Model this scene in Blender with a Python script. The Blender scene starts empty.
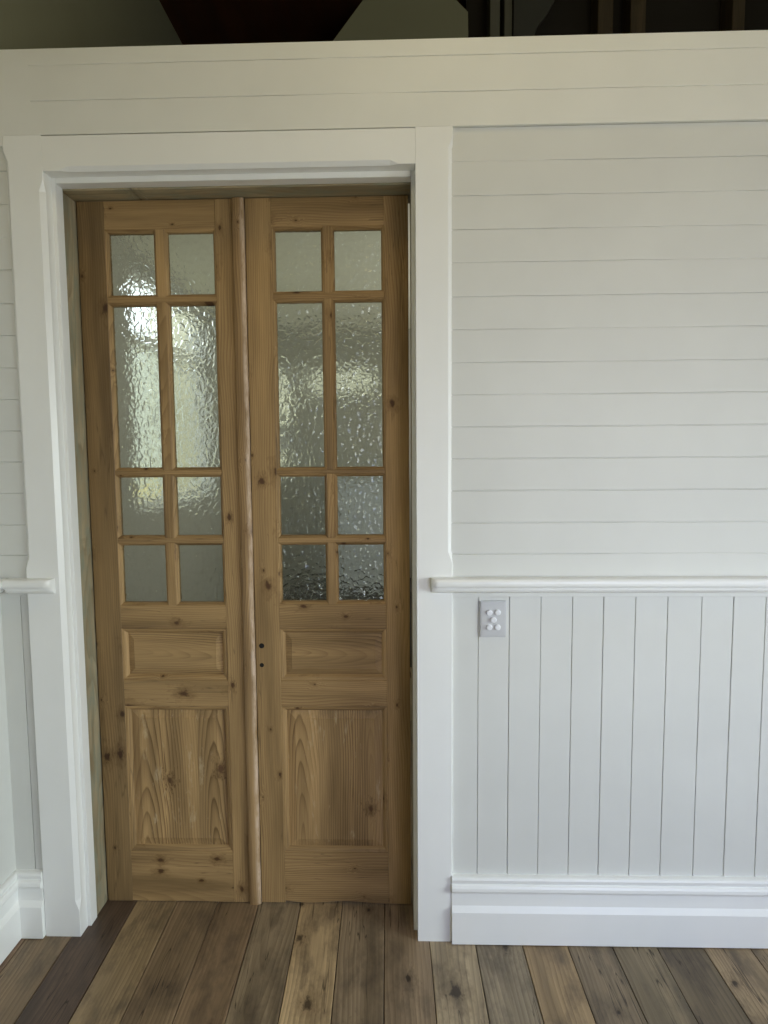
import bpy, bmesh, math, random
from mathutils import Vector, Matrix, noise as mnoise

C = bpy.context.scene.collection
SC = bpy.context.scene
R = math.radians

# ---------------------------------------------------------------- camera
cam_data = bpy.data.cameras.new('camera')
cam = bpy.data.objects.new('camera', cam_data)
C.objects.link(cam)
SC.camera = cam
cam_data.sensor_fit = 'VERTICAL'
cam_data.sensor_height = 24.0
cam_data.lens = 24.0 * 642.44 / 1024.0
cam_data.clip_start = 0.02
_rt = Vector((0.9995993029667016, 0.02728415527893231, -0.007537133354240174))
_up = Vector((0.005208561857003061, 0.08443153018400439, 0.9964156700866207))
_fw = Vector((-0.027822731567304138, 0.9960556669089848, -0.0842555875098564))
_m = Matrix((( _rt.x, _up.x, -_fw.x, 0.0), (_rt.y, _up.y, -_fw.y, -2.07), (_rt.z, _up.z, -_fw.z, 1.6502), (0, 0, 0, 1)))
cam.matrix_world = _m

# ---------------------------------------------------------------- world, lights, exposure
world = bpy.data.worlds.new('overcast_sky')
SC.world = world
world.use_nodes = True
bg = world.node_tree.nodes['Background']
bg.inputs[0].default_value = (0.86, 0.93, 1.0, 1)
bg.inputs[1].default_value = 2.4

def area_light(name, loc, target, sx, sy, energy, color, spread=180):
    d = bpy.data.lights.new(name, 'AREA')
    d.shape = 'RECTANGLE'; d.size = sx; d.size_y = sy
    d.energy = energy; d.color = color; d.spread = R(spread)
    o = bpy.data.objects.new(name, d)
    o.location = loc
    o.rotation_euler = (Vector(target) - Vector(loc)).to_track_quat('-Z', 'Y').to_euler()
    C.objects.link(o)
    return o

# daylight coming in through the openings of the right-hand wall and the rear wall, then two added fills
area_light('ground_light_rear_opening', (1.35, -3.05, 1.5), (0.6, 0, 2.9), 1.3, 1.5, 12.9, (1.0, 0.88, 0.42), 120)
area_light('sky_light_rear_opening', (1.35, -3.04, 1.5), (0.8, 0, 0.2), 1.3, 1.5, 10.3, (0.05, 0.20, 1.0), 120)
area_light('daylight_side_opening', (3.58, -1.98, 1.5), (-1.3, 0, 0.2), 1.8, 1.3, 14.0, (0.86, 0.98, 0.96), 60)
area_light('added_overhead_fill', (0.2, -1.3, 4.19), (0.2, -0.6, 0), 1.4, 1.0, 18.5, (1.0, 0.83, 0.45), 170)  # added warm fill under the closed ceiling, no skylight opening above it
area_light('added_hall_fill', (1.27, 1.7, 1.5), (-0.6, 1.9, 2.9), 1.6, 1.6, 14, (1.0, 0.97, 0.88), 150)  # added fill that brightens the hall from an unseen, made-up opening

SC.view_settings.view_transform = 'Standard'
SC.view_settings.look = 'None'
SC.view_settings.gamma = 1
SC.view_settings.use_curve_mapping = False
SC.view_settings.exposure = -0.04
try:
    SC.cycles.use_denoising = True
    SC.cycles.max_bounces = 10
    SC.cycles.transmission_bounces = 8
    SC.cycles.sample_clamp_indirect = 4
    SC.cycles.caustics_reflective = False
except Exception:
    pass

# ---------------------------------------------------------------- node helpers
def srgb(r, g, b):
    def f(c):
        c /= 255.0
        return c / 12.92 if c <= 0.04045 else ((c + 0.055) / 1.055) ** 2.4
    return (f(r), f(g), f(b), 1.0)

class NT:
    def __init__(s, name):
        s.m = bpy.data.materials.new(name); s.m.use_nodes = True
        s.t = s.m.node_tree; s.N = s.t.nodes; s.L = s.t.links
        s.b = s.N['Principled BSDF']
    def put(s, sock, v):
        if isinstance(v, bpy.types.NodeSocket): s.L.new(v, sock)
        else: sock.default_value = v
    def node(s, kind, ins=None, **kw):
        n = s.N.new(kind)
        for k, v in kw.items(): setattr(n, k, v)
        for k, v in (ins or {}).items(): s.put(n.inputs[k], v)
        return n
    def math(s, op, a, b=0.0, c=0.0, clamp=False):
        n = s.N.new('ShaderNodeMath'); n.operation = op; n.use_clamp = clamp
        s.put(n.inputs[0], a); s.put(n.inputs[1], b)
        if op in ('MULTIPLY_ADD', 'SMOOTH_MIN'): s.put(n.inputs[2], c)
        return n.outputs[0]
    def noise(s, vec, scale, detail=2, rough=0.5, dist=0.0):
        return s.node('ShaderNodeTexNoise', {'Vector': vec, 'Scale': scale, 'Detail': detail, 'Roughness': rough, 'Distortion': dist}).outputs['Fac']
    def mapping(s, vec, scale=(1, 1, 1), loc=(0, 0, 0)):
        return s.node('ShaderNodeMapping', {'Vector': vec, 'Scale': scale, 'Location': loc}).outputs[0]
    def ramp(s, fac, stops):
        n = s.node('ShaderNodeValToRGB', {'Fac': fac}); e = n.color_ramp.elements
        while len(e) < len(stops): e.new(0.5)
        for i, (p, c) in enumerate(stops):
            e[i].position = p; e[i].color = c if len(c) == 4 else (*c, 1)
        return n.outputs[0]
    def mix(s, fac, a, b, mode='MIX'):
        n = s.N.new('ShaderNodeMix'); n.data_type = 'RGBA'; n.blend_type = mode
        s.put(n.inputs[0], fac); s.put(n.inputs[6], a); s.put(n.inputs[7], b)
        return n.outputs[2]
    def rng(s, v, a, b, c, d):
        return s.node('ShaderNodeMapRange', {'Value': v, 'From Min': a, 'From Max': b, 'To Min': c, 'To Max': d}).outputs[0]
    def bump(s, h, strength=0.3, dist=0.002):
        return s.node('ShaderNodeBump', {'Height': h, 'Strength': strength, 'Distance': dist}).outputs[0]

def paint(name, col, rough=0.45, bumpy=0.12, wear=0.03):
    n = NT(name); tc = n.node('ShaderNodeTexCoord').outputs['Object']
    a = n.noise(tc, 3.0, 3, 0.6)
    fac = n.rng(a, 0.3, 0.7, 1 - wear, 1 + wear)
    c = n.mix(1.0, col, n.node('ShaderNodeCombineColor', {0: fac, 1: fac, 2: fac}).outputs[0], 'MULTIPLY')
    n.put(n.b.inputs['Base Color'], c)
    n.b.inputs['Roughness'].default_value = rough
    n.put(n.b.inputs['Normal'], n.bump(n.noise(tc, 90, 4, 0.6), bumpy, 0.0012))
    return n.m

def wood(name, base, dark, knot=(0.10, 0.05, 0.02, 1), ring=120.0, knots=1.0, rough=0.55, ring_str=0.8, knot_scale=8.0, patch=None, tone=False, grime=0.0, edge=False, boards=False, cracks=0.0, sharp=1.7):
    """old softwood; point attribute 'grain' = (across, along, depth) in metres plus a piece offset"""
    n = NT(name)
    g = n.node('ShaderNodeAttribute', attribute_name='grain').outputs['Vector']
    sp = n.node('ShaderNodeSeparateXYZ', {0: g}); u, v, w = sp.outputs
    # knots: sparse cells stretched a little along the grain
    kv = n.mapping(g, (knot_scale * 1.0, knot_scale * 0.62, 0.0))
    vo = n.node('ShaderNodeTexVoronoi', {'Vector': kv, 'Scale': 1.0, 'Randomness': 1.0}, voronoi_dimensions='2D')
    kn = n.noise(n.mapping(g, (70, 34, 0)), 1.0, 2, 0.6)
    dist = n.math('MULTIPLY', vo.outputs['Distance'], n.rng(kn, 0.3, 0.7, 0.55, 1.75))
    rnd = n.node('ShaderNodeSeparateColor', {0: vo.outputs['Color']}).outputs
    has = n.math('GREATER_THAN', rnd[0], 1.0 - 0.8 * knots)
    ksize = n.math('ADD', 0.022, n.math('MULTIPLY', n.math('POWER', rnd[1], 2.0), 0.085))
    kcore = n.math('MULTIPLY', n.rng(n.math('DIVIDE', dist, ksize), 0.55, 1.15, 1.0, 0.0), has)
    kflow = n.math('MULTIPLY', n.rng(dist, 0.0, 0.22, 1.0, 0.0), has)
    kflow = n.math('POWER', kflow, 2.0)
    # growth rings: slices through a long cone, wandering
    wob = n.noise(n.mapping(g, (5, 1.1, 5)), 1.0, 2, 0.5)
    wob2 = n.noise(n.mapping(g, (22, 2.6, 22)), 1.0, 2, 0.5)
    uu = n.math('ADD', u, n.math('MULTIPLY', n.math('SUBTRACT', wob, 0.5), 0.10))
    vv = n.math('MULTIPLY', n.math('ADD', v, n.math('MULTIPLY', wob, 0.5)), 0.085)
    if boards:      # panel glued up from three boards, each with its own heart line
        bi = n.math('FLOOR', n.math('MULTIPLY', u, 8.0))
        fu = n.math('SUBTRACT', n.math('MULTIPLY', n.math('FRACT', n.math('MULTIPLY', u, 8.0)), 0.125), 0.0625)
        r1 = n.node('ShaderNodeTexWhiteNoise', {'W': n.math('ADD', bi, 3.3)}, noise_dimensions='1D').outputs['Value']
        mid = n.math('COMPARE', n.math('MODULO', n.math('ADD', bi, 300.0), 3.0), 1.0, 0.0)
        n.N[-1].inputs[2].default_value = 0.4
        uu = n.math('ADD', n.math('ADD', fu, n.math('MULTIPLY', mid, 0.11)), n.math('MULTIPLY', n.math('SUBTRACT', wob, 0.5), 0.05))
        vv = n.math('MULTIPLY', n.math('ADD', v, n.math('ADD', n.math('MULTIPLY', wob, 0.35), n.math('MULTIPLY', r1, 0.5))), 0.075)
    rr = n.math('SQRT', n.math('ADD', n.math('MULTIPLY', uu, uu), n.math('MULTIPLY', vv, vv)))
    rr = n.math('ADD', rr, n.math('MULTIPLY', n.math('SUBTRACT', wob2, 0.5), 0.010))
    rr = n.math('ADD', rr, n.math('MULTIPLY', kflow, 0.018))
    s = n.math('FRACT', n.math('MULTIPLY', rr, ring))
    line = n.math('POWER', s, sharp)
    line = n.math('MULTIPLY', line, n.rng(s, 0.90, 1.0, 1.0, 0.0))
    vis = n.rng(n.noise(n.mapping(g, (9, 0.9, 9)), 1.0, 2, 0.5), 0.36, 0.56, 0.15, 1.0)
    line = n.math('MULTIPLY', n.math('MULTIPLY', line, vis), ring_str)
    fib = n.noise(n.mapping(g, (260, 6, 260)), 1.0, 3, 0.6)
    broad = n.noise(n.mapping(g, (14, 1.3, 14)), 1.0, 3, 0.55)
    c0 = n.ramp(broad, [(0.28, [x * 0.58 for x in base[:3]]), (0.5, base), (0.72, [min(1, x * 1.38) for x in base[:3]])])
    c1 = n.mix(n.rng(fib, 0.3, 0.7, 0.0, 0.28), c0, dark)
    c2 = n.mix(line, c1, dark)
    if boards:
        bt = n.rng(r1, 0, 1, 0.82, 1.15)
        c2 = n.mix(1.0, c2, n.node('ShaderNodeCombineColor', {0: bt, 1: bt, 2: bt}).outputs[0], 'MULTIPLY')
    if cracks:
        cr = n.noise(n.mapping(g, (16, 0.7, 16)), 1.0, 3, 0.6)
        cm = n.math('GREATER_THAN', n.noise(n.mapping(g, (6, 1.4, 6), (7, 3, 1)), 1.0, 1, 0.5), 0.5)
        cf = n.math('MULTIPLY', n.rng(n.math('ABSOLUTE', n.math('SUBTRACT', cr, 0.5)), 0.0, 0.007, cracks, 0.0), cm)
        c2 = n.mix(cf, c2, (0.02, 0.013, 0.008, 1))
    halo = n.math('MULTIPLY', n.rng(n.math('DIVIDE', dist, ksize), 1.0, 3.4, 0.5, 0.0), has)
    c3 = n.mix(halo, c2, dark)
    c4 = n.mix(kcore, c3, knot)
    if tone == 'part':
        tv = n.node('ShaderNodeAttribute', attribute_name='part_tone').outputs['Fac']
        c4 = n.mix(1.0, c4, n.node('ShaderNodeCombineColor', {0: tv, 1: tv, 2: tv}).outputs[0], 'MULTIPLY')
    elif tone:
        tn = n.node('ShaderNodeAttribute', attribute_name='tone').outputs['Color']
        c4 = n.mix(1.0, c4, tn, 'MULTIPLY')
        c4 = n.mix(1.0, c4, (2, 2, 2, 1), 'MULTIPLY')
    if grime:
        gr = n.rng(n.noise(n.mapping(g, (12, 5, 12)), 1.0, 5, 0.65), 0.48, 0.68, 0.0, grime)
        c4 = n.mix(gr, c4, (0.05, 0.038, 0.03, 1))
    if patch:
        pcol, lo, hi = patch
        pf = n.rng(n.noise(n.mapping(g, (30, 7, 30)), 1.0, 5, 0.7), lo, hi, 0.0, 0.9)
        if edge:
            pf = n.math('MULTIPLY', pf, n.node('ShaderNodeAttribute', attribute_name='wear').outputs['Fac'])
        c4 = n.mix(pf, c4, pcol)
    n.put(n.b.inputs['Base Color'], c4)
    n.put(n.b.inputs['Roughness'], n.rng(broad, 0.3, 0.7, rough - 0.08, rough + 0.1))
    n.b.inputs['Specular IOR Level'].default_value = 0.35
    h = n.math('ADD', n.math('MULTIPLY', fib, 0.6), n.math('MULTIPLY', line, -0.8))
    h = n.math('ADD', h, n.math('MULTIPLY', kcore, -0.7))
    n.put(n.b.inputs['Normal'], n.bump(h, 0.35, 0.0015))
    return n.m

M = {}
M['wall_paint'] = paint('warm_white_wall_paint', (0.68, 0.685, 0.65, 1), 0.5)
M['gloss_paint'] = paint('white_gloss_trim_paint', (0.87, 0.875, 0.85, 1), 0.32, 0.08, 0.02)
M['frieze_paint'] = paint('warm_white_frieze_paint', (0.78, 0.785, 0.745, 1), 0.45)
M['plaster'] = paint('painted_plaster', (0.52, 0.52, 0.46, 1), 0.8, 0.2)
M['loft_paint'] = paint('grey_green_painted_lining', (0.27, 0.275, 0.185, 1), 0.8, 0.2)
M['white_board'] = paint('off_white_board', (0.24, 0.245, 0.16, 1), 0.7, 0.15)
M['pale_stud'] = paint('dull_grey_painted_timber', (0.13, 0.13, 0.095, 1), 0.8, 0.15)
M['dark_grey'] = paint('dark_grey_sheet', (0.055, 0.056, 0.045, 1), 0.8, 0.3)
M['plastic'] = paint('light_grey_switch_plastic', (0.56, 0.565, 0.57, 1), 0.35, 0.0, 0.0)
M['plastic_white'] = paint('white_button_plastic', (0.80, 0.81, 0.84, 1), 0.25, 0.0, 0.0)
M['void'] = paint('keyhole_shade_black', (0.006, 0.005, 0.004, 1), 0.9, 0.0, 0.0)  # black colour stands in for the shade inside the lock holes
M['pine'] = wood('stripped_pine', (0.385, 0.250, 0.110, 1), (0.145, 0.078, 0.027, 1), knot=(0.085, 0.040, 0.015, 1), ring_str=0.6, tone='part', cracks=0.35)
M['pine_panel'] = wood('stripped_pine_panel', (0.415, 0.268, 0.118, 1), (0.085, 0.043, 0.013, 1), ring=118, ring_str=0.95, sharp=2.6, patch=((0.58, 0.46, 0.28, 1), 0.58, 0.78), knots=0.35, knot_scale=6, tone='part', boards=True)
M['pine_small'] = wood('stripped_pine_small_panel', (0.395, 0.256, 0.112, 1), (0.09, 0.046, 0.015, 1), sharp=2.4, ring=130, ring_str=0.95, knots=0.3, tone='part')
M['pine_worn'] = wood('worn_pine_with_old_white_paint', (0.385, 0.25, 0.115, 1), (0.16, 0.085, 0.032, 1), patch=((0.60, 0.46, 0.34, 1), 0.36, 0.60), edge=True, knots=1.2, knot_scale=8, tone='part')
M['old_jamb'] = wood('weathered_green_grey_timber', (0.40, 0.33, 0.21, 1), (0.19, 0.14, 0.07, 1), patch=((0.25, 0.26, 0.19, 1), 0.44, 0.64), knots=0.6)
M['floor'] = wood('recycled_hardwood_boards', (0.36, 0.275, 0.175, 1), (0.12, 0.085, 0.052, 1), knot=(0.05, 0.036, 0.024, 1), ring=70, tone=True, rough=0.42, grime=0.6, knots=0.6, ring_str=0.6, knot_scale=5, cracks=0.85)
M['dark_timber'] = wood('dark_stained_timber_lining', (0.060, 0.022, 0.010, 1), (0.02, 0.008, 0.004, 1), knots=0.2, rough=0.5)
M['stud'] = wood('rough_stud_timber', (0.10, 0.078, 0.045, 1), (0.045, 0.03, 0.015, 1), knots=0.6, rough=0.8)
M['far_cream'] = paint('cream_far_wall', (0.56, 0.55, 0.49, 1), 0.8, 0.1)

def glass_mat():
    n = NT('hammered_glass'); n.N.remove(n.b)
    tc = n.node('ShaderNodeTexCoord').outputs['Object']
    wv = n.node('ShaderNodeTexNoise', {'Vector': tc, 'Scale': 40.0, 'Detail': 1.0}).outputs['Color']
    vv = n.node('ShaderNodeVectorMath', {0: wv, 1: (0.012, 0.012, 0.012)}, operation='MULTIPLY').outputs[0]
    v2 = n.node('ShaderNodeVectorMath', {0: tc, 1: vv}, operation='ADD').outputs[0]
    v2 = n.mapping(v2, (1.0, 0.35, 0.85))
    vo = n.node('ShaderNodeTexVoronoi', {'Vector': v2, 'Scale': 58.0, 'Smoothness': 0.35, 'Randomness': 1.0}, feature='SMOOTH_F1')
    h = n.math('POWER', vo.outputs['Distance'], 1.6)
    nz = n.noise(tc, 120, 2, 0.5)
    h = n.math('ADD', h, n.math('MULTIPLY', nz, 0.12))
    bm = n.bump(h, 1.0, 0.0042)
    g = n.node('ShaderNodeBsdfGlass', {'Color': (0.90, 0.93, 0.90, 1), 'Roughness': 0.03, 'IOR': 1.46, 'Normal': bm})
    n.L.new(g.outputs[0], n.N['Material Output'].inputs[0])
    return n.m
M['glass'] = glass_mat()

# ---------------------------------------------------------------- mesh helpers
rnd = random.Random(7)
def link(name, bm, mat, parent=None, kind=None, grain=None, smooth=False):
    me = bpy.data.meshes.new(name)
    bmesh.ops.recalc_face_normals(bm, faces=bm.faces)
    bm.to_mesh(me); bm.free()
    if smooth:
        for p in me.polygons: p.use_smooth = True
    me.materials.append(mat)
    o = bpy.data.objects.new(name, me)
    C.objects.link(o)
    if parent: o.parent = parent
    if kind: o['kind'] = kind
    if grain:
        set_grain(me, *grain)
    return o

def set_grain(me, axis, off=None):
    """axis = along-grain axis: 'x','y','z'; grain coords (across, along, depth)"""
    if off is None: off = (rnd.uniform(-3, 3), rnd.uniform(-3, 3), rnd.uniform(-3, 3))
    a = me.attributes.new('grain', 'FLOAT_VECTOR', 'POINT')
    for i, v in enumerate(me.vertices):
        x, y, z = v.co
        g = {'z': (x, z, y), 'x': (z, x, y), 'y': (x, y, z)}[axis]
        a.data[i].vector = (g[0] + off[0], g[1] + off[1], g[2] + off[2])

def box(bm, x0, x1, y0, y1, z0, z1, bev=0.0, seg=2):
    vs = [bm.verts.new(p) for p in ((x0,y0,z0),(x1,y0,z0),(x1,y1,z0),(x0,y1,z0),(x0,y0,z1),(x1,y0,z1),(x1,y1,z1),(x0,y1,z1))]
    fs = [bm.faces.new([vs[i] for i in f]) for f in ((0,1,2,3),(4,5,6,7),(0,1,5,4),(1,2,6,5),(2,3,7,6),(3,0,4,7))]
    if bev:
        es = list({e for f in fs for e in f.edges})
        bmesh.ops.bevel(bm, geom=es, offset=bev, segments=seg, affect='EDGES', profile=0.6)
    return vs

def mbox(name, x0, x1, y0, y1, z0, z1, mat, parent=None, kind=None, bev=0.0, grain=None, seg=2):
    bm = bmesh.new(); box(bm, x0, x1, y0, y1, z0, z1, bev, seg)
    return link(name, bm, mat, parent, kind, grain)

def extrude_profile(bm, prof, along, a0, a1, nseg=1, fn=None):
    """prof: closed list of 2-D points. along 'x': (y,z); 'z': (x,y); 'y': (x,z)"""
    rings = []
    for k in range(nseg + 1):
        t = a0 + (a1 - a0) * k / nseg
        ring = []
        for i, (p, q) in enumerate(prof):
            if fn: p, q = fn(i, t, p, q)
            co = {'x': (t, p, q), 'z': (p, q, t), 'y': (p, t, q)}[along]
            ring.append(bm.verts.new(co))
        rings.append(ring)
    n = len(prof)
    for k in range(nseg):
        for i in range(n):
            j = (i + 1) % n
            bm.faces.new((rings[k][i], rings[k][j], rings[k+1][j], rings[k+1][i]))
    bm.faces.new(rings[0]); bm.faces.new(rings[-1])
    return rings

def empty(name, loc=(0, 0, 0), kind=None, label=None, cat=None, group=None):
    o = bpy.data.objects.new(name, None); C.objects.link(o)
    o.location = loc; o.empty_display_size = 0.1
    if kind: o['kind'] = kind
    if label: o['label'] = label
    if cat: o['category'] = cat
    if group: o['group'] = group
    return o
def tag(o, label, cat, group=None, kind=None):
    o['label'] = label; o['category'] = cat
    if group: o['group'] = group
    if kind: o['kind'] = kind
    return o

WL = -1.345       # left wall face
WR = 3.6          # right wall face (out of frame)

# ---------------------------------------------------------------- floor
edges = [-1.3102, -1.1557, -0.9975, -0.845, -0.690, -0.535, -0.379, -0.224, -0.068, 0.087, 0.2416, 0.400, 0.552, 0.702, 0.850]
while edges[-1] < 3.7: edges.append(edges[-1] + 0.155)
edges.insert(0, -1.465)
tones = [(0.36,0.31,0.30),(0.42,0.39,0.36),(0.20,0.175,0.19),(0.56,0.53,0.46),(0.40,0.37,0.34),(0.40,0.36,0.33),(0.40,0.40,0.39),(0.80,0.76,0.66),
         (0.44,0.43,0.42),(0.42,0.40,0.39),(0.66,0.68,0.68),(0.50,0.53,0.56),(0.56,0.52,0.45),(0.37,0.37,0.37),(0.34,0.35,0.34),(0.28,0.28,0.27)]
bm = bmesh.new()
tl = bm.verts.layers.float_color.new('tone')
gl = bm.verts.layers.float_vector.new('grain')
FA = -0.0224
for i in range(len(edges) - 1):
    e0, e1 = edges[i] + 0.0012, edges[i + 1] - 0.0012
    tone = tones[i] if i < len(tones) else rnd.choice([(0.4,0.4,0.38),(0.46,0.44,0.42),(0.5,0.48,0.44)])
    off = (rnd.uniform(-3, 3), rnd.uniform(-3, 3), rnd.uniform(-3, 3))
    ny = 46; rows = []
    y0, y1 = -5.3, 4.2
    for k in range(ny + 1):
        y = y0 + (y1 - y0) * k / ny
        w0 = 0.0016 * mnoise.noise((i * 3.1, y * 6, 0)); w1 = 0.0016 * mnoise.noise((i * 3.1 + 9, y * 6, 4))
        r = []
        for (x, z) in ((e0 + w0, -0.02), (e0 + w0, -0.0018), (e0 + w0 + 0.0018, 0.0), (e1 + w1 - 0.0018, 0.0), (e1 + w1, -0.0018), (e1 + w1, -0.02)):
            vv = bm.verts.new((x + FA * y, y, z)); vv[tl] = (*tone, 1)
            vv[gl] = (x + off[0], y + off[1], z + off[2]); r.append(vv)
        rows.append(r)
    for k in range(ny):
        for j in range(5):
            bm.faces.new((rows[k][j], rows[k][j+1], rows[k+1][j+1], rows[k+1][j]))
# dark bed under the gaps
for co in [((WL-.3, -5.3, -0.012), (WR+.3, -5.3, -0.012), (WR+.3, 4.2, -0.012), (WL-.3, 4.2, -0.012))]:
    q = []
    for p in co:
        vv = bm.verts.new(p); vv[tl] = (0.03, 0.03, 0.03, 1); vv[gl] = p; q.append(vv)
    bm.faces.new(q)
link('floor', bm, M['floor'], kind='structure')

# ---------------------------------------------------------------- back wall: boards
wall = empty('wall_back', (0, 0, 0), kind='structure')
SY = 0.011            # face of the horizontal boards below the frieze
joints = [2.5615, 2.4595, 2.3575, 2.2575, 2.1530, 2.0515, 1.9485, 1.8475, 1.7460, 1.6445, 1.5415, 1.4375, 1.3357]
def board_profile(face, back, z0, z1, js, gw=0.0016, gd=0.004):
    pts = [(back, z0), (face, z0)]; grooves = []
    for z in sorted(js):
        pts += [(face, z - gw - 0.0012), (face + 0.001, z - gw), (face + gd, z - gw * 0.6), (face + gd, z + gw * 0.6), (face + 0.001, z + gw), (face, z + gw + 0.0012)]
    pts += [(face, z1), (back, z1)]
    return pts
def boards_h(name, face, back, z0, z1, js, x0, x1, parent, mat, lo=0.25, seed=0.0, gw=0.0016):
    """horizontal boards, the joints partly bridged with old paint"""
    bm = bmesh.new()
    prof = board_profile(face, back, z0, z1, js, gw)
    sj = sorted(js)
    def fn(i, t, y, z):
        if 2 <= i < 2 + 6 * len(sj):
            j = (i - 2) // 6; k = (i - 2) % 6
            if k in (1, 2, 3, 4):
                a = mnoise.noise((t * 2.3 + seed, j * 7.7 + seed, 1.3)) * 0.5 + 0.5
                a2 = mnoise.noise((t * 11 + seed, j * 3.1, 5.3)) * 0.5 + 0.5
                s = max(lo, min(1.0, (a * 0.75 + a2 * 0.45 - 0.33) * 3.2))
                y = face + (y - face) * s
        return y, z
    extrude_profile(bm, prof, 'x', x0, x1, int((x1 - x0) / 0.02), fn)
    return link(name, bm, mat, parent)
boards_h('shiplap_boards', SY, SY + 0.02, 1.20, 2.6618, joints, 0.155, WR, wall, M['wall_paint'])
boards_h('shiplap_boards', SY, SY + 0.02, 1.20, 2.64, joints, WL, -1.235, wall, M['wall_paint'], 0.15, 4.0)
boards_h('frieze_boards', 0.0, 0.03, 2.6635, 2.918, [2.7640, 2.8690], -1.15, WR, wall, M['frieze_paint'], 0.12, 11.0, 0.0013)
mbox('frieze_end_block', WL, -1.1501, 0.0, 0.03, 2.6635, 2.918, M['frieze_paint'], wall)
mbox('frieze_end_block', WL, -1.2455, 0.0, 0.03, 2.632, 2.663, M['frieze_paint'], wall)
# partition core behind the boards (left of, right of and above the opening)
bm = bmesh.new()
box(bm, WL, -1.16, 0.0325, 0.26, 0, 2.55)
box(bm, 0.08, WR, 0.0325, 0.26, 0, 2.55)
box(bm, WL, WR, 0.0305, 0.26, 2.60, 2.912)
link('partition_core', bm, M['plaster'], wall)

# vertical wainscot boards
def boards_v(name, face, back, x0, x1, xs, z0, z1, parent, mat):
    bm = bmesh.new()
    pts = [(x0, back), (x0, face)]
    for x, g in xs:
        w = 0.0007 + 0.0009 * g
        pts += [(x - w - 0.0010, face), (x - w, face + 0.0010), (x - w * 0.7, face + 0.0050), (x + w * 0.7, face + 0.0050), (x + w, face + 0.0010), (x + w + 0.0010, face)]
    pts += [(x1, face), (x1, back)]
    extrude_profile(bm, pts, 'z', z0, z1)
    return link(name, bm, mat, parent)
gx = [0.2489, 0.3503, 0.4532, 0.5557, 0.6564, 0.76, 0.8634, 0.9729, 1.0744, 1.1781]
gs = [0.3, 0.9, 0.1, 0.5, 0.8, 0.35, 0.4, 0.25, 1.0, 0.5]
while gx[-1] < WR - .12: gx.append(gx[-1] + 0.103); gs.append(rnd.random())
boards_v('wainscot_boards', 0.012, 0.032, 0.155, WR, list(zip(gx, gs)), 0.20, 1.2, wall, M['wall_paint'])
boards_v('wainscot_boards', 0.012, 0.032, WL, -1.235, [(-1.277, 0.8)], 0.20, 1.2, wall, M['wall_paint'])
mbox('rail_backing', 0.163, WR, 0.004, 0.02, 1.194, 1.225, M['wall_paint'], wall, bev=0.0015)

# ---------------------------------------------------------------- posts with stopped chamfers
def post(name, x0, x1, z0, z1, ch_l, ch_r, yb=0.05):
    """ch_l / ch_r : (zstart, zstop) of the stopped chamfers"""
    zs = sorted({z0, z1, *[a for c in (ch_l, ch_r) if c for a in (c[0] - 0.035, c[0], c[1], c[1] + 0.035)]})
    zs = [z for z in zs if z0 <= z <= z1]
    W = 0.014
    def amt(c, z):
        if not c: return 0.0
        if z <= c[0] - 0.034 or z >= c[1] + 0.034: return 0.0
        return W if c[0] - 1e-6 <= z <= c[1] + 1e-6 else 0.0
    bm = bmesh.new(); rings = []
    for z in zs:
        l, r = amt(ch_l, z), amt(ch_r, z)
        e = 0.0012
        ring = [(x0, yb), (x0, max(l, e)), (x0 + max(l, e), 0.0), (x1 - max(r, e), 0.0), (x1, max(r, e)), (x1, yb)]
        rings.append([bm.verts.new((x, y, z)) for x, y in ring])
    for a, b in zip(rings, rings[1:]):
        for i in range(6):
            j = (i + 1) % 6
            bm.faces.new((a[i], a[j], b[j], b[i]))
    bm.faces.new(rings[0]); bm.faces.new(rings[-1])
    return link(name, bm, M['gloss_paint'], kind='structure')
post('trim_1', -1.245, -1.1225, 0.0, 2.6630, (1.33, 2.585), (0.13, 2.495))
post('trim_2', 0.047, 0.163, 0.0, 2.6630, None, (1.345, 2.600))
# header with chamfer on its lower edge, stopped short of the posts
bm = bmesh.new()
rings = []
W = 0.012
for x, cc in ((-1.1224, 0), (-1.07, 0), (-1.045, 1), (-0.03, 1), (-0.005, 0), (0.0469, 0)):
    cz = W if cc else 0.0012
    ring = [(0.05, 2.5552), (cz, 2.5552), (0.0, 2.5552 + cz), (0.0, (2.6625 if x > 0.1 or x < -1.1695 else 2.6595)), (0.0012, (2.6630 if x > 0.1 or x < -1.1695 else 2.6605)), (0.05, 2.6605)]
    rings.append([bm.verts.new((x, y, z)) for y, z in ring])
for a, b in zip(rings, rings[1:]):
    for i in range(6):
        j = (i + 1) % 6; bm.faces.new((a[i], a[j], b[j], b[i]))
bm.faces.new(rings[0]); bm.faces.new(rings[-1])
link('trim_3', bm, M['gloss_paint'], kind='structure')
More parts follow.
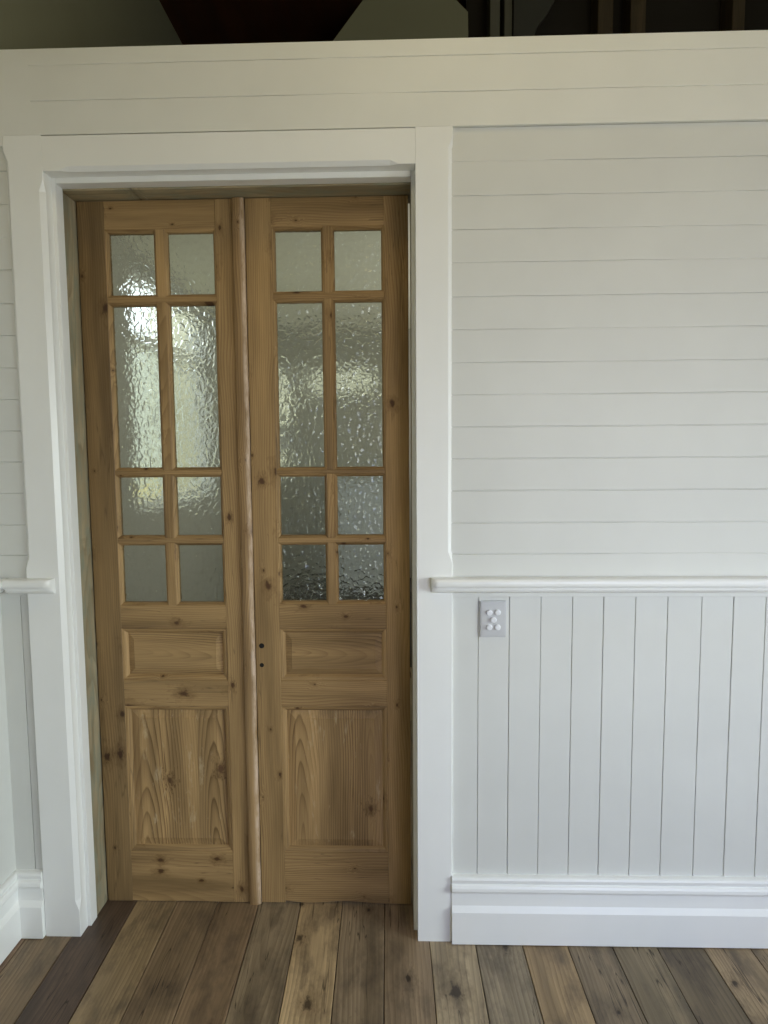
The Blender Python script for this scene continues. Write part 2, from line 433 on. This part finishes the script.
# white inner lining of the opening, then the old unpainted jamb
lin = empty('trim_4', kind='structure')
mbox('liner', -1.16, -1.110, 0.0505, 0.096, 0.0, 2.5600, M['gloss_paint'], lin, bev=0.0025)
mbox('liner', 0.0345, 0.08, 0.0505, 0.096, 0.0, 2.5600, M['gloss_paint'], lin, bev=0.0025)
mbox('head_liner', -1.1095, 0.0340, 0.0505, 0.096, 2.5380, 2.60, M['gloss_paint'], lin, bev=0.0025)
def rough_bar(name, x0, x1, y0, y1, z0, z1, along, mat, parent, amp=0.002):
    bm = bmesh.new(); box(bm, x0, x1, y0, y1, z0, z1, 0.003, 1)
    es = [e for e in bm.edges if abs((e.verts[0].co - e.verts[1].co)['xyz'.index(along)]) > 0.3]
    bmesh.ops.subdivide_edges(bm, edges=es, cuts=60, use_grid_fill=True)
    for v in bm.verts:
        t = v.co['xyz'.index(along)]
        v.co.x += amp * mnoise.noise((t * 9, v.co.y * 40, 1)); v.co.y += amp * mnoise.noise((t * 7, v.co.x * 40, 5))
        v.co.z += 0 if along == 'z' else amp * mnoise.noise((t * 8, v.co.y * 30, 9))
    return link(name, bm, mat, parent, grain=(along,))
jam = empty('trim_5', kind='structure')
rough_bar('old_jamb', -1.16, -1.1125, 0.0975, 0.262, 0.0, 2.533, 'z', M['old_jamb'], jam)
rough_bar('old_jamb', 0.0335, 0.08, 0.0975, 0.262, 0.0, 2.533, 'z', M['old_jamb'], jam, 0.001)
rough_bar('old_jamb_head', -1.16, 0.08, 0.0975, 0.262, 2.5345, 2.597, 'x', M['old_jamb'], jam, 0.0015)

# ---------------------------------------------------------------- chair rails
RAIL = [(a, b - 0.005) for a, b in [(0.012, 1.2655), (-0.028, 1.2655), (-0.034, 1.2635), (-0.0385, 1.2580), (-0.040, 1.2510), (-0.0390, 1.2440), (-0.0355, 1.2385), (-0.030, 1.2360), (-0.0265, 1.2358),
        (-0.0262, 1.2325), (-0.0235, 1.2315), (-0.0225, 1.2270), (-0.018, 1.2215), (-0.012, 1.2180), (-0.004, 1.2150), (0.012, 1.2148)]]
def rail(name, x0, x1, end=None):
    bm = bmesh.new()
    n = 6
    # returned end: the nose shrinks in a quarter round towards x0 (right rail) or x1 (left rail)
    pos = []
    for k in range(n + 1):
        a = math.pi / 2 * k / n
        pos.append((0.022 * (1 - math.cos(a)) , math.sin(a)))      # distance from end, size of projection
    rings = []
    def ring(x, s):
        return [bm.verts.new((x, (y if y > 0 else y * max(s, 0.25)), z)) for y, z in RAIL]
    seq = []
    if end == 'x0': seq = [(x0 + d, 0.45 + 0.55 * s) for d, s in pos] + [(x1, 1)]
    elif end == 'x1': seq = [(x0, 1)] + [(x1 - d, 0.45 + 0.55 * s) for d, s in reversed(pos)]
    else: seq = [(x0, 1), (x1, 1)]
    for x, s in seq: rings.append(ring(x, s))
    m = len(RAIL)
    for a, b in zip(rings, rings[1:]):
        for i in range(m):
            j = (i + 1) % m; bm.faces.new((a[i], a[j], b[j], b[i]))
    bm.faces.new(rings[0]); bm.faces.new(rings[-1])
    return link(name, bm, M['gloss_paint'], kind='structure')
rail('trim_6', 0.094, WR, 'x0')
rail('trim_7', WL + 0.04, -1.150, 'x1')
# notch the rails over the posts: the part that lies inside the post is hidden by it

# ---------------------------------------------------------------- skirtings
SK = [(0.03, 0.2365), (-0.002, 0.2365), (-0.0085, 0.2340), (-0.0110, 0.2280), (-0.0090, 0.2180), (-0.006, 0.2145), (-0.0062, 0.2115), (-0.0125, 0.2090), (-0.0160, 0.2020),
      (-0.0165, 0.1920), (-0.0125, 0.1830), (-0.0035, 0.1805), (-0.0035, 0.1335), (-0.0060, 0.1300), (-0.0165, 0.1160), (-0.0165, 0.0035), (0.03, 0.0035)]
bm = bmesh.new(); extrude_profile(bm, SK, 'x', 0.1625, WR)
link('baseboard_back', bm, M['gloss_paint'], kind='structure')
bm = bmesh.new(); extrude_profile(bm, SK, 'x', WL - 0.02, -1.2465)
link('baseboard_corner', bm, M['gloss_paint'], kind='structure')

# ---------------------------------------------------------------- left wall
wl = empty('wall_left', (0, 0, 0), kind='structure')
def on_left(prof, y0, y1, name, mat, parent=None, kind=None):
    bm = bmesh.new()
    # profile given as (distance out of the wall, z); wall face at WL, room towards +x
    extrude_profile(bm, [(WL + p, q) for p, q in prof], 'y', y0, y1)
    return link(name, bm, mat, parent, kind)
# horizontal boards above
bm = bmesh.new()
pts = [(-0.02, 1.20), (0.0, 1.20)]
for z in sorted(joints + [2.6635, 2.7555, 2.8527]):
    pts += [(0.0, z - 0.003), (-0.001, z - 0.002), (-0.004, z - 0.001), (-0.004, z + 0.001), (-0.001, z + 0.002), (0.0, z + 0.003)]
pts += [(0.0, 2.918), (-0.02, 2.918)]
extrude_profile(bm, [(WL + p, q) for p, q in pts], 'y', -5.2, 0.0325)
link('shiplap_boards', bm, M['wall_paint'], wl)
bm = bmesh.new()
pts = [(WL - 0.02, -5.2), (WL - 0.02, 0.0325), (WL, 0.0325)]
y = -0.085
while y > -5.1:
    pts += [(WL, y + 0.004), (WL - 0.0016, y + 0.002), (WL - 0.0055, y + 0.001), (WL - 0.0055, y - 0.001), (WL - 0.0016, y - 0.002), (WL, y - 0.004)]
    y -= 0.103
pts += [(WL, -5.2)]
extrude_profile(bm, pts, 'z', 0.20, 1.2)
link('wainscot_boards', bm, M['wall_paint'], wl)
bm = bmesh.new()
extrude_profile(bm, [(-1.50, -5.3), (-1.366, -5.3), (-1.366, 4.2), (-1.50, 4.2)], 'z', 0, 0.05)
bm.free()
# solid body of the outer wall with a window opening into the hall beyond
bm = bmesh.new()
def wall_with_hole(bm, x0, x1, y0, y1, z0, z1, hy0, hy1, hz0, hz1):
    box(bm, x0, x1, y0, hy0, z0, z1); box(bm, x0, x1, hy1, y1, z0, z1)
    box(bm, x0, x1, hy0, hy1, z0, hz0); box(bm, x0, x1, hy0, hy1, hz1, z1)
HW = (1.20, 2.60, 1.37, 2.66)
wall_with_hole(bm, -1.50, WL - 0.0205, -5.3, 4.2, 0.0, 4.22, *HW)
link('wall_body', bm, M['plaster'], wl)
mbox('hall_lining', WL - 0.02, WL + 0.0, 0.262, HW[0] - 0.0, 0.0, 2.72, M['far_cream'], wl)
mbox('hall_lining', WL - 0.02, WL + 0.0, HW[1], 4.0, 0.0, 2.72, M['far_cream'], wl)
mbox('hall_lining', WL - 0.02, WL + 0.0, HW[0], HW[1], 0.0, HW[2], M['far_cream'], wl)
mbox('hall_lining', WL - 0.02, WL + 0.0, HW[0], HW[1], HW[3], 2.72, M['far_cream'], wl)
mbox('loft_lining', WL - 0.02, WL + 0.0, 0.262, 4.0, 2.86, 4.215, M['loft_paint'], wl)
mbox('loft_lining', WL - 0.02, WL + 0.0, -5.2, 0.2615, 2.9185, 4.215, M['loft_paint'], wl)
on_left([(-0.02, q) if p == 0.03 else (-p + 0.006, q) for p, q in SK], -5.2, 0.0, 'baseboard_left', M['gloss_paint'], kind='structure')
on_left([(-0.012 if p == 0.012 else -p, q) for p, q in RAIL], -5.2, 0.0, 'trim_8', M['gloss_paint'], kind='structure')

# hall window
win = empty('window_1', kind='structure')
fy0, fy1, fz0, fz1 = HW
bm = bmesh.new()
box(bm, -1.46, -1.40, fy0, fy0 + 0.05, fz0, fz1); box(bm, -1.46, -1.40, fy1 - 0.05, fy1, fz0, fz1)
box(bm, -1.46, -1.40, fy0, fy1, fz0, fz0 + 0.05); box(bm, -1.46, -1.40, fy0, fy1, fz1 - 0.05, fz1)
link('window_frame', bm, M['gloss_paint'], win)
mbox('transom_bar', -1.46, -1.40, fy0, fy1, 2.27, 2.33, M['gloss_paint'], win)
mbox('mullion', -1.455, -1.405, (fy0 + fy1) / 2 - 0.018, (fy0 + fy1) / 2 + 0.018, fz0, 2.27, M['gloss_paint'], win)

# ---------------------------------------------------------------- rest of the shell
mbox('ceiling', -1.5, WR + 0.1, -5.3, 4.2, 4.2201, 4.30, M['dark_timber'], kind='structure', grain=('y',))
wr = empty('wall_right', kind='structure')
bm = bmesh.new(); wall_with_hole(bm, WR, WR + 0.12, -5.3, 4.2, 0.0, 4.22, -2.95, -1.0, 0.55, 2.4)
link('wall_panel', bm, M['wall_paint'], wr)
wb = empty('wall_rear', kind='structure')
bm = bmesh.new()
RY = -3.1
box(bm, -1.5, 0.9, RY - .1, RY, 0, 4.22); box(bm, 2.3, WR, RY - .1, RY, 0, 4.22)
box(bm, 0.9, 2.3, RY - .1, RY, 0, 0.55); box(bm, 0.9, 2.3, RY - .1, RY, 2.15, 4.22)
link('wall_panel', bm, M['wall_paint'], wb)
# hall beyond the doors: its ceiling carries the loft floor
mbox('ceiling_hall', WL, WR, 0.262, 4.0, 2.72, 2.8600, paint('cream_ceiling', (0.88, 0.86, 0.74, 1), 0.8), kind='structure')
wh = empty('wall_hall', kind='structure')
FW = (-1.29, -0.93, 1.50, 2.42)       # tall narrow window in the far corner of the hall
bm = bmesh.new()
CW = (-0.80, -0.20, 2.18, 2.40)       # wide clerestory light next to it
for x0, x1, z0, z1 in ((WL, FW[0], 0, 2.72), (FW[0], FW[1], 0, FW[2]), (FW[0], FW[1], FW[3], 2.72), (FW[1], CW[0], 0, 2.72),
                       (CW[0], CW[1], 0, CW[2]), (CW[0], CW[1], CW[3], 2.72), (CW[1], WR, 0, 2.72)):
    box(bm, x0, x1, 3.4, 3.5, z0, z1)
link('wall_panel', bm, M['far_cream'], wh)
w3 = empty('window_3', kind='structure')
bm = bmesh.new()
box(bm, CW[0], CW[0] + .02, 3.42, 3.47, CW[2], CW[3]); box(bm, CW[1] - .02, CW[1], 3.42, 3.47, CW[2], CW[3]); box(bm, -0.515, -0.485, 3.42, 3.47, CW[2], CW[3])
box(bm, CW[0], CW[1], 3.42, 3.47, CW[2], CW[2] + .02); box(bm, CW[0], CW[1], 3.42, 3.47, CW[3] - .02, CW[3])
link('window_frame', bm, M['gloss_paint'], w3)
mbox('added_hedge_north', -3.0, 4.0, 6.0, 6.4, -0.3, 4.4, paint('warm_pale_hedge', (0.66, 0.62, 0.46, 1), 0.9, 1.0, 0.3), kind='structure')  # hedge added to keep the over-bright sky out of the far windows
w2 = empty('window_2', kind='structure')
bm = bmesh.new()
box(bm, FW[0], FW[0] + .03, 3.42, 3.47, FW[2], FW[3]); box(bm, FW[1] - .03, FW[1], 3.42, 3.47, FW[2], FW[3])
box(bm, FW[0], FW[1], 3.42, 3.47, FW[2], FW[2] + .03); box(bm, FW[0], FW[1], 3.42, 3.47, FW[3] - .03, FW[3]); box(bm, FW[0], FW[1], 3.42, 3.47, 1.70, 1.95)
link('window_frame', bm, M['gloss_paint'], w2)
mbox('wall_loft', WL, WR, 3.4, 3.5, 2.86, 4.22, M['loft_paint'], kind='structure')
whs = empty('wall_hall_side', kind='structure')
bm = bmesh.new(); wall_with_hole(bm, 1.3, 1.38, 0.262, 3.4, 0.0, 2.72, 0.85, 2.55, 0.65, 2.35)  # opening made up for the added hall fill
link('wall_panel', bm, M['far_cream'], whs)
mbox('hedge_outside', -3.3, -3.0, -3, 14, -0.3, 3.0, paint('pale_hedge', (0.80, 0.83, 0.74, 1), 0.9, 1.0, 0.25), kind='structure')
mbox('added_yellow_fence', -2.9, -2.86, -3, 14, -0.3, 1.32, paint('sunlit_ground_yellow', (0.86, 0.76, 0.42, 1), 0.8), kind='structure')  # added fence, its yellow stands in for sunlit ground outside
mbox('ground_outside', -9.0, -1.52, -3, 14, -0.4, -0.3, paint('pale_dry_grass', (0.42, 0.38, 0.22, 1), 0.9), kind='structure')

# ---------------------------------------------------------------- door leaves
DY = 0.178      # front face of the leaves
DT = 0.042
def arch_frame(bm, o, i, y_out, y_in, steps):
    """mitred moulding between outer rect o and inner rect i, one stick per side, each with the grain along it; steps = [(t, y)]"""
    gl = bm.verts.layers.float_vector.get('grain') or bm.verts.layers.float_vector.new('grain')
    for k in range(4):
        off = (rnd.uniform(-3, 3), rnd.uniform(-3, 3), rnd.uniform(-3, 3))
        rings = []
        for t, y in steps:
            x0 = o[0] + (i[0] - o[0]) * t; x1 = o[1] + (i[1] - o[1]) * t
            z0 = o[2] + (i[2] - o[2]) * t; z1 = o[3] + (i[3] - o[3]) * t
            cs = ((x0, y, z0), (x1, y, z0), (x1, y, z1), (x0, y, z1))
            pr = []
            for p in (cs[k], cs[(k + 1) % 4]):
                v = bm.verts.new(p)
                g = (p[2], p[0], p[1]) if k in (0, 2) else (p[0], p[2], p[1])
                v[gl] = (g[0] + off[0], g[1] + off[1], g[2] + off[2]); pr.append(v)
            rings.append(pr)
        n = len(rings)
        for a in range(n):
            b = (a + 1) % n
            bm.faces.new((rings[a][0], rings[a][1], rings[b][1], rings[b][0]))
        bm.faces.new([r[0] for r in rings]); bm.faces.new([r[1] for r in rings])

def make_leaf(name, X0, X1, cols, rows, pan, lab, seed, astragal=False):
    """cols: [(x0,x1),(x0,x1)] glass; rows: [(z0,z1)...] glass top to bottom; pan: (x0,x1)"""
    root = empty(name, ((X0 + X1) / 2, DY, 0.0), kind='structure', label=lab, cat='door')
    rx, ry = (X0 + X1) / 2, DY
    def L(nm, bm, mat, grain=None, label=None, parent=None, smooth=False):
        bmesh.ops.translate(bm, verts=bm.verts, vec=(-rx, -ry, 0))
        o = link(nm, bm, mat, parent or root, grain=grain, smooth=smooth)
        if label: o['label'] = label
        if mat is not M['glass']:
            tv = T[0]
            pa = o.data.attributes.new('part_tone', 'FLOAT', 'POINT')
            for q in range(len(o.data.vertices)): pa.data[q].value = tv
        return o
    T = [1.0]
    kx = lambda v: v * 1.006; kz = lambda v: 1.65 + (v - 1.65) * 1.006     # the glass line lies behind the face
    cols = [(kx(a), kx(b)) for a, b in cols]; rows = [(kz(a), kz(b)) for a, b in rows]
    bw = 0.010                       # width of the sloping moulding around each glass opening
    xi0, xi1 = cols[0][0] - bw, cols[1][1] + bw
    pan = (xi0 + 0.010, xi1 - 0.010)
    ZT, ZB = 2.531, 0.003
    def stile(x0, x1):
        bm = bmesh.new(); box(bm, x0, x1, DY, DY + DT, ZB, ZT, 0.0015, 1)
        es = [e for e in bm.edges if abs(e.verts[0].co.z - e.verts[1].co.z) > 1]
        bmesh.ops.subdivide_edges(bm, edges=es, cuts=50, use_grid_fill=True)
        for v in bm.verts:
            v.co.y += 0.0007 * mnoise.noise((v.co.z * 5, v.co.x * 20, seed)); 
            v.co.x += 0.0008 * mnoise.noise((v.co.z * 7, seed, 2))
        return L('stile', bm, M['pine'], ('z',))
    T[0] = 0.66 if astragal else 1.0  # left leaf's outer stile: wood tone darkened, partly standing in for jamb shade
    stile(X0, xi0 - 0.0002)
    T[0] = 0.95 if astragal else 1.15  # right leaf's outer stile: tone raised to stand in for light the jamb blocks
    stile(xi1 + 0.0002, X1)
    T[0] = 1.0
    def rail_(x0, x1, z0, z1, nm='rail', y=DY + 0.0006, wavy=0.0):
        bm = bmesh.new(); box(bm, x0, x1, y, DY + DT - 0.001, z0, z1, 0.001, 1)
        es = [e for e in bm.edges if abs(e.verts[0].co.x - e.verts[1].co.x) > 0.1]
        bmesh.ops.subdivide_edges(bm, edges=es, cuts=24, use_grid_fill=True)
        if wavy:
            for v in bm.verts:
                if v.co.z < z0 + 0.01:
                    t = (v.co.x - x0) / (x1 - x0)
                    v.co.z += wavy * (0.5 + 0.5 * math.cos(t * 9.0 + 1.0)) * (1 - 0.3 * t)
        return L(nm, bm, M['pine'], ('x',))
    zt = rows[0][1] + bw
    rail_(xi0, xi1, zt, ZT - 0.0005, 'top_rail')
    zl = rows[3][0] - bw
    rail_(xi0, xi1, 1.0430, zl, 'lock_rail')
    rail_(xi0, xi1, 0.7550, 0.8515, 'middle_rail')
    rail_(xi0, xi1, ZB, 0.2000, 'bottom_rail', wavy=0.010 if not astragal else 0.002)
    # glazing bars
    xm0, xm1 = cols[0][1] + bw, cols[1][0] - bw
    bars = []
    for a, b in zip(rows, rows[1:]):
        z0, z1 = b[1] + bw, a[0] - bw
        bars.append((z0, z1))
        rail_(xi0 + 0.0003, xi1 - 0.0003, z0, z1, 'glazing_bar')
    for r in rows:
        bm = bmesh.new(); box(bm, xm0, xm1, DY + 0.0008, DY + DT - 0.001, r[0] - bw + 0.0002, r[1] + bw - 0.0002, 0.001, 1)
        L('glazing_bar', bm, M['pine'], ('z',))
    # mouldings and panes
    k = 0
    for r in rows:
        for c in cols:
            k += 1
            bm = bmesh.new()
            o = (c[0] - bw, c[1] + bw, r[0] - bw, r[1] + bw); i = (c[0], c[1], r[0], r[1])
            arch_frame(bm, o, i, 0, 0, [(0, DY + 0.0012), (0.12, DY + 0.0030), (0.25, DY + 0.0026), (0.55, DY + 0.0052), (0.85, DY + 0.0110), (1.0, DY + 0.0135), (1.0, DY + 0.030), (0.0, DY + 0.030)])
            L('glazing_bead', bm, M['pine'])
            bm = bmesh.new()
            box(bm, c[0] - 0.005, c[1] + 0.005, DY + 0.0175, DY + 0.0215, r[0] - 0.005, r[1] + 0.005)
            g = L('glass_pane', bm, M['glass'])
    # panels
    for (z0, z1, ax) in ((0.862, 1.0325, 'x'), (0.2105, 0.7445, 'z')):
        o = (pan[0] - 0.010, pan[1] + 0.010, z0 - 0.010, z1 + 0.010); i = (pan[0] + 0.008, pan[1] - 0.008, z0 + 0.008, z1 - 0.008)
        bm = bmesh.new()
        arch_frame(bm, o, i, 0, 0, [(0, DY + 0.0012), (0.08, DY + 0.0036), (0.18, DY + 0.0028), (0.5, DY + 0.0045), (0.8, DY + 0.0100), (1.0, DY + 0.0150), (1.0, DY + 0.034), (0.0, DY + 0.034)])
        L('panel_moulding', bm, M['pine'])
        bm = bmesh.new()
        m = 0.036 if ax == 'z' else 0.030
        yb, yf = DY + 0.0165, DY + 0.0075
        q0 = [(pan[0] - 0.004, yb, z0 - 0.004), (pan[1] + 0.004, yb, z0 - 0.004), (pan[1] + 0.004, yb, z1 + 0.004), (pan[0] - 0.004, yb, z1 + 0.004)]
        e = 0.010
        q1 = [(pan[0] + e, yb - 0.0005, z0 + e), (pan[1] - e, yb - 0.0005, z0 + e), (pan[1] - e, yb - 0.0005, z1 - e), (pan[0] + e, yb - 0.0005, z1 - e)]
        q2 = [(pan[0] + m, yf + 0.0018, z0 + m), (pan[1] - m, yf + 0.0018, z0 + m), (pan[1] - m, yf + 0.0018, z1 - m), (pan[0] + m, yf + 0.0018, z1 - m)]
        m2 = m + 0.001
        q3 = [(pan[0] + m2, yf, z0 + m2), (pan[1] - m2, yf, z0 + m2), (pan[1] - m2, yf, z1 - m2), (pan[0] + m2, yf, z1 - m2)]
        qb = [(x, DY + 0.030, z) for x, _, z in q0]
        rs = [[bm.verts.new(p) for p in q] for q in (qb, q0, q1, q2, q3)]
        for a, b in zip(rs, rs[1:]):
            for kk in range(4):
                l = (kk + 1) % 4; bm.faces.new((a[kk], a[l], b[l], b[kk]))
        bm.faces.new(rs[0]); 
        bm.faces.new(rs[-1])
        if ax == 'z':
            off = (-(pan[0] - rx) + (0.0 if astragal else 1.505), -0.30 if astragal else -0.72, seed)
            L('door_panel', bm, M['pine_panel'], (ax, off))
        else:
            off = (-0.945, 0.02, seed * 2)
            L('door_panel', bm, M['pine_small'], (ax, off))
    if astragal:
        bm = bmesh.new()
        x0, x1 = X1 - 0.040, X1 + 0.003
        w = x1 - x0
        prof = [(x0, DY - 0.0005)]
        for a in range(0, 9):
            t = a / 8
            prof.append((x0 + 0.002 + (w - 0.004) * t, DY - 0.004 - 0.011 * math.sin(math.pi * (0.12 + 0.80 * t)) ** 0.8))
        prof.append((x1, DY - 0.0005))
        rings = extrude_profile(bm, prof, 'z', 0.0, 2.5315, 60)
        n = len(rings)
        for j, rg in enumerate(rings):
            for v in rg:
                s = 1.0
                if j == n - 1: s = 0.55
                elif j == 0: s = 0.7
                v.co.y = DY - 0.0005 + (v.co.y - (DY - 0.0005)) * s
                v.co.x += 0.001 * mnoise.noise((v.co.z * 4, 3, 8)) - 0.0015 * (1 if j == n - 1 and v.co.x > x1 - 0.008 else 0)
        mb = L('meeting_bead', bm, M['pine_worn'], ('z',), 'rounded vertical cover bead with worn white paint along its edge', smooth=False)
        wa = mb.data.attributes.new('wear', 'FLOAT', 'POINT')
        xs = [v.co.x for v in mb.data.vertices]; xa, xb = min(xs), max(xs)
        for q, v in enumerate(mb.data.vertices):
            t = (v.co.x - xa) / (xb - xa)
            wa.data[q].value = max(0.0, min(1.0, (t - 0.66) / 0.14))
    else:
        for (px, pz, rr) in ((-0.5065, 0.9795, 0.0115), (-0.5075, 0.9085, 0.0095)):
            bm = bmesh.new()
            bmesh.ops.create_cone(bm, cap_ends=True, segments=20, radius1=rr, radius2=rr * 0.8, depth=0.006,
                                  matrix=Matrix.Translation((px, DY + 0.0022, pz)) @ Matrix.Rotation(R(90), 4, 'X'))
            L('keyhole', bm, M['void'], None, 'small dark lock hole')
    return root
ROWS_L = [(2.2150, 2.4200), (1.6216, 2.1776), (1.3810, 1.5870), (1.1400, 1.3450)]
ROWS_R = [(2.2200, 2.4210), (1.6195, 2.1823), (1.3801, 1.5863), (1.1443, 1.3446)]
d1 = make_leaf('door_1', -1.1080, -0.5330, [(-0.9985, -0.8440), (-0.7965, -0.6390)], ROWS_L, (-1.0055, -0.6353),
          'left stripped pine door leaf, the one with the worn pale bead on its meeting edge', 1.7, True)
d2 = make_leaf('door_2', -0.5285, 0.0262, [(-0.4275, -0.2705), (-0.2260, -0.0660)], ROWS_R, (-0.4310, -0.0635),
          'right stripped pine door leaf, the one with two dark lock holes in its stile', 4.2, False)

# ---------------------------------------------------------------- light switch
sw = empty('light_switch', (0.2969, 0.012, 1.1207), label='pale grey five-button light switch plate on the white vertical boards below the rail', cat='light switch')
def loc(bm, o):
    bmesh.ops.translate(bm, verts=bm.verts, vec=-o.location)
bm = bmesh.new(); box(bm, 0.2545, 0.3393, 0.0045, 0.0118, 1.0605, 1.1815, 0.0028, 3); loc(bm, sw); link('plate', bm, M['plastic'], sw)
bm = bmesh.new(); box(bm, 0.2600, 0.3338, 0.0035, 0.0055, 1.0665, 1.1755, 0.0008, 2); loc(bm, sw); link('face_plate', bm, M['plastic'], sw)
for (bx, bz) in ((0.2845, 1.1434), (0.3110, 1.1433), (0.2978, 1.1190), (0.2845, 1.0943), (0.3110, 1.0942)):
    bm = bmesh.new()
    prof = [(0.0098, 0.0034), (0.0098, -0.0005), (0.0088, -0.0022), (0.0060, -0.0030), (0.0, -0.0031)]
    N = 24; rs = []
    for r_, y_ in prof[:-1]:
        rs.append([bm.verts.new((bx + r_ * math.cos(2 * math.pi * k / N), y_, bz + r_ * math.sin(2 * math.pi * k / N))) for k in range(N)])
    for a, b in zip(rs, rs[1:]):
        for k in range(N): bm.faces.new((a[k], a[(k+1) % N], b[(k+1) % N], b[k]))
    bm.faces.new(rs[-1]); bm.faces.new(rs[0])
    loc(bm, sw); link('button', bm, M['plastic_white'], sw)

# ---------------------------------------------------------------- loft above the hall
bm = bmesh.new()
poly = [(-0.62, 3.50), (-0.3387, 3.8521), (-0.1893, 4.0362), (0.2906, 4.0300), (0.3583, 3.9633), (0.36, 3.845), (0.33, 3.83), (0.33, 2.8615), (-0.62, 2.8615)]
f0 = [bm.verts.new((x, 1.5, z)) for x, z in poly]; f1 = [bm.verts.new((x, 2.3, z)) for x, z in poly]
bm.faces.new(f0); bm.faces.new(f1)
for k in range(len(poly)): bm.faces.new((f0[k], f0[(k+1) % len(poly)], f1[(k+1) % len(poly)], f1[k]))
o = link('boxed_duct', bm, M['white_board']); tag(o, 'off-white boxed bulkhead with sloping sides above the partition', 'bulkhead')
mbox('wall_loft_backing', 0.37, WR, 1.70, 1.74, 2.86, 4.2199, paint('loft_gap_shade_dark', (0.022, 0.018, 0.012, 1), 0.9), kind='structure')  # near-black sheet stands in for the shade between and behind the studs
studs = [(0.4795, 0.532, 'pale_stud', 'pale painted stud left of the dark loft recess', None), (0.556, 0.597, 'pale_stud', 'pale narrow painted stud next to the grey board', None),
         (1.0456, 1.125, 'stud', 'first bare brown stud from the left in the loft', None), (1.217, 1.2957, 'stud', 'second bare brown stud from the left in the loft', None), (1.745, 1.8085, 'stud', 'bare brown stud at the far right of the loft', None)]
for x0, x1, mt, lab, g in studs:
    bm = bmesh.new(); box(bm, x0, x1, 1.55, 1.69, 2.86, 4.215, 0.003, 1)
    o = link('wall_stud', bm, M[mt], grain=('z',)); tag(o, lab, 'stud', 'studs above the partition')
bm = bmesh.new()
pts = [(0.60, 2.86), (0.70, 3.84), (0.725, 3.897), (0.77, 3.95), (0.81, 4.02), (0.83, 4.10), (0.82, 4.19), (0.60, 4.19)]
f0 = [bm.verts.new((x, 1.52, z)) for x, z in pts]; f1 = [bm.verts.new((x, 1.545, z)) for x, z in pts]
bm.faces.new(f0); bm.faces.new(f1)
for k in range(len(pts)): bm.faces.new((f0[k], f0[(k+1) % len(pts)], f1[(k+1) % len(pts)], f1[k]))
o = link('curved_board', bm, M['dark_grey']); tag(o, 'dark grey board with a curved edge leaning against the loft studs', 'board')

# ---------------------------------------------------------------- furniture in the hall, seen only through the hammered glass
M['cab'] = paint('dark_grey_paint', (0.17, 0.17, 0.16, 1), 0.5)
cab = empty('cabinet', (-0.30, 3.10, 0.0), label='dark low cabinet blurred behind the lowest panes of the right door leaf', cat='cabinet')
def part(nm, x0, x1, y0, y1, z0, z1, mt, par, org, bev=0.004, grain=None):
    bm = bmesh.new(); box(bm, x0, x1, y0, y1, z0, z1, bev, 2)
    bmesh.ops.translate(bm, verts=bm.verts, vec=-org)
    return link(nm, bm, mt, par, grain=grain)
ORG = cab.location.copy()
part('body', -0.93, 0.33, 2.84, 3.39, 0.08, 0.58, M['cab'], cab, ORG)
part('plinth', -0.90, 0.30, 2.88, 3.38, 0.0, 0.0795, M['cab'], cab, ORG)
part('top', -0.95, 0.35, 2.81, 3.395, 0.5805, 0.62, M['cab'], cab, ORG)
for k in range(3):
    dr = part('door', -0.92 + k * 0.415, -0.515 + k * 0.415, 2.82, 2.8395, 0.10, 0.56, M['cab'], cab, ORG)
pc = empty('storage_box', (-0.24, 3.12, 0.6205), label='pale blue-white box blurred behind the third row of panes of the right door leaf', cat='box')
PM = paint('pale_blue_white_card', (0.66, 0.70, 0.74, 1), 0.6)
part('box_body', -0.52, 0.04, 2.90, 3.34, 0.6205, 1.42, PM, pc, pc.location.copy(), 0.006)
part('lid', -0.53, 0.05, 2.89, 3.35, 1.4203, 1.49, PM, pc, pc.location.copy(), 0.006)
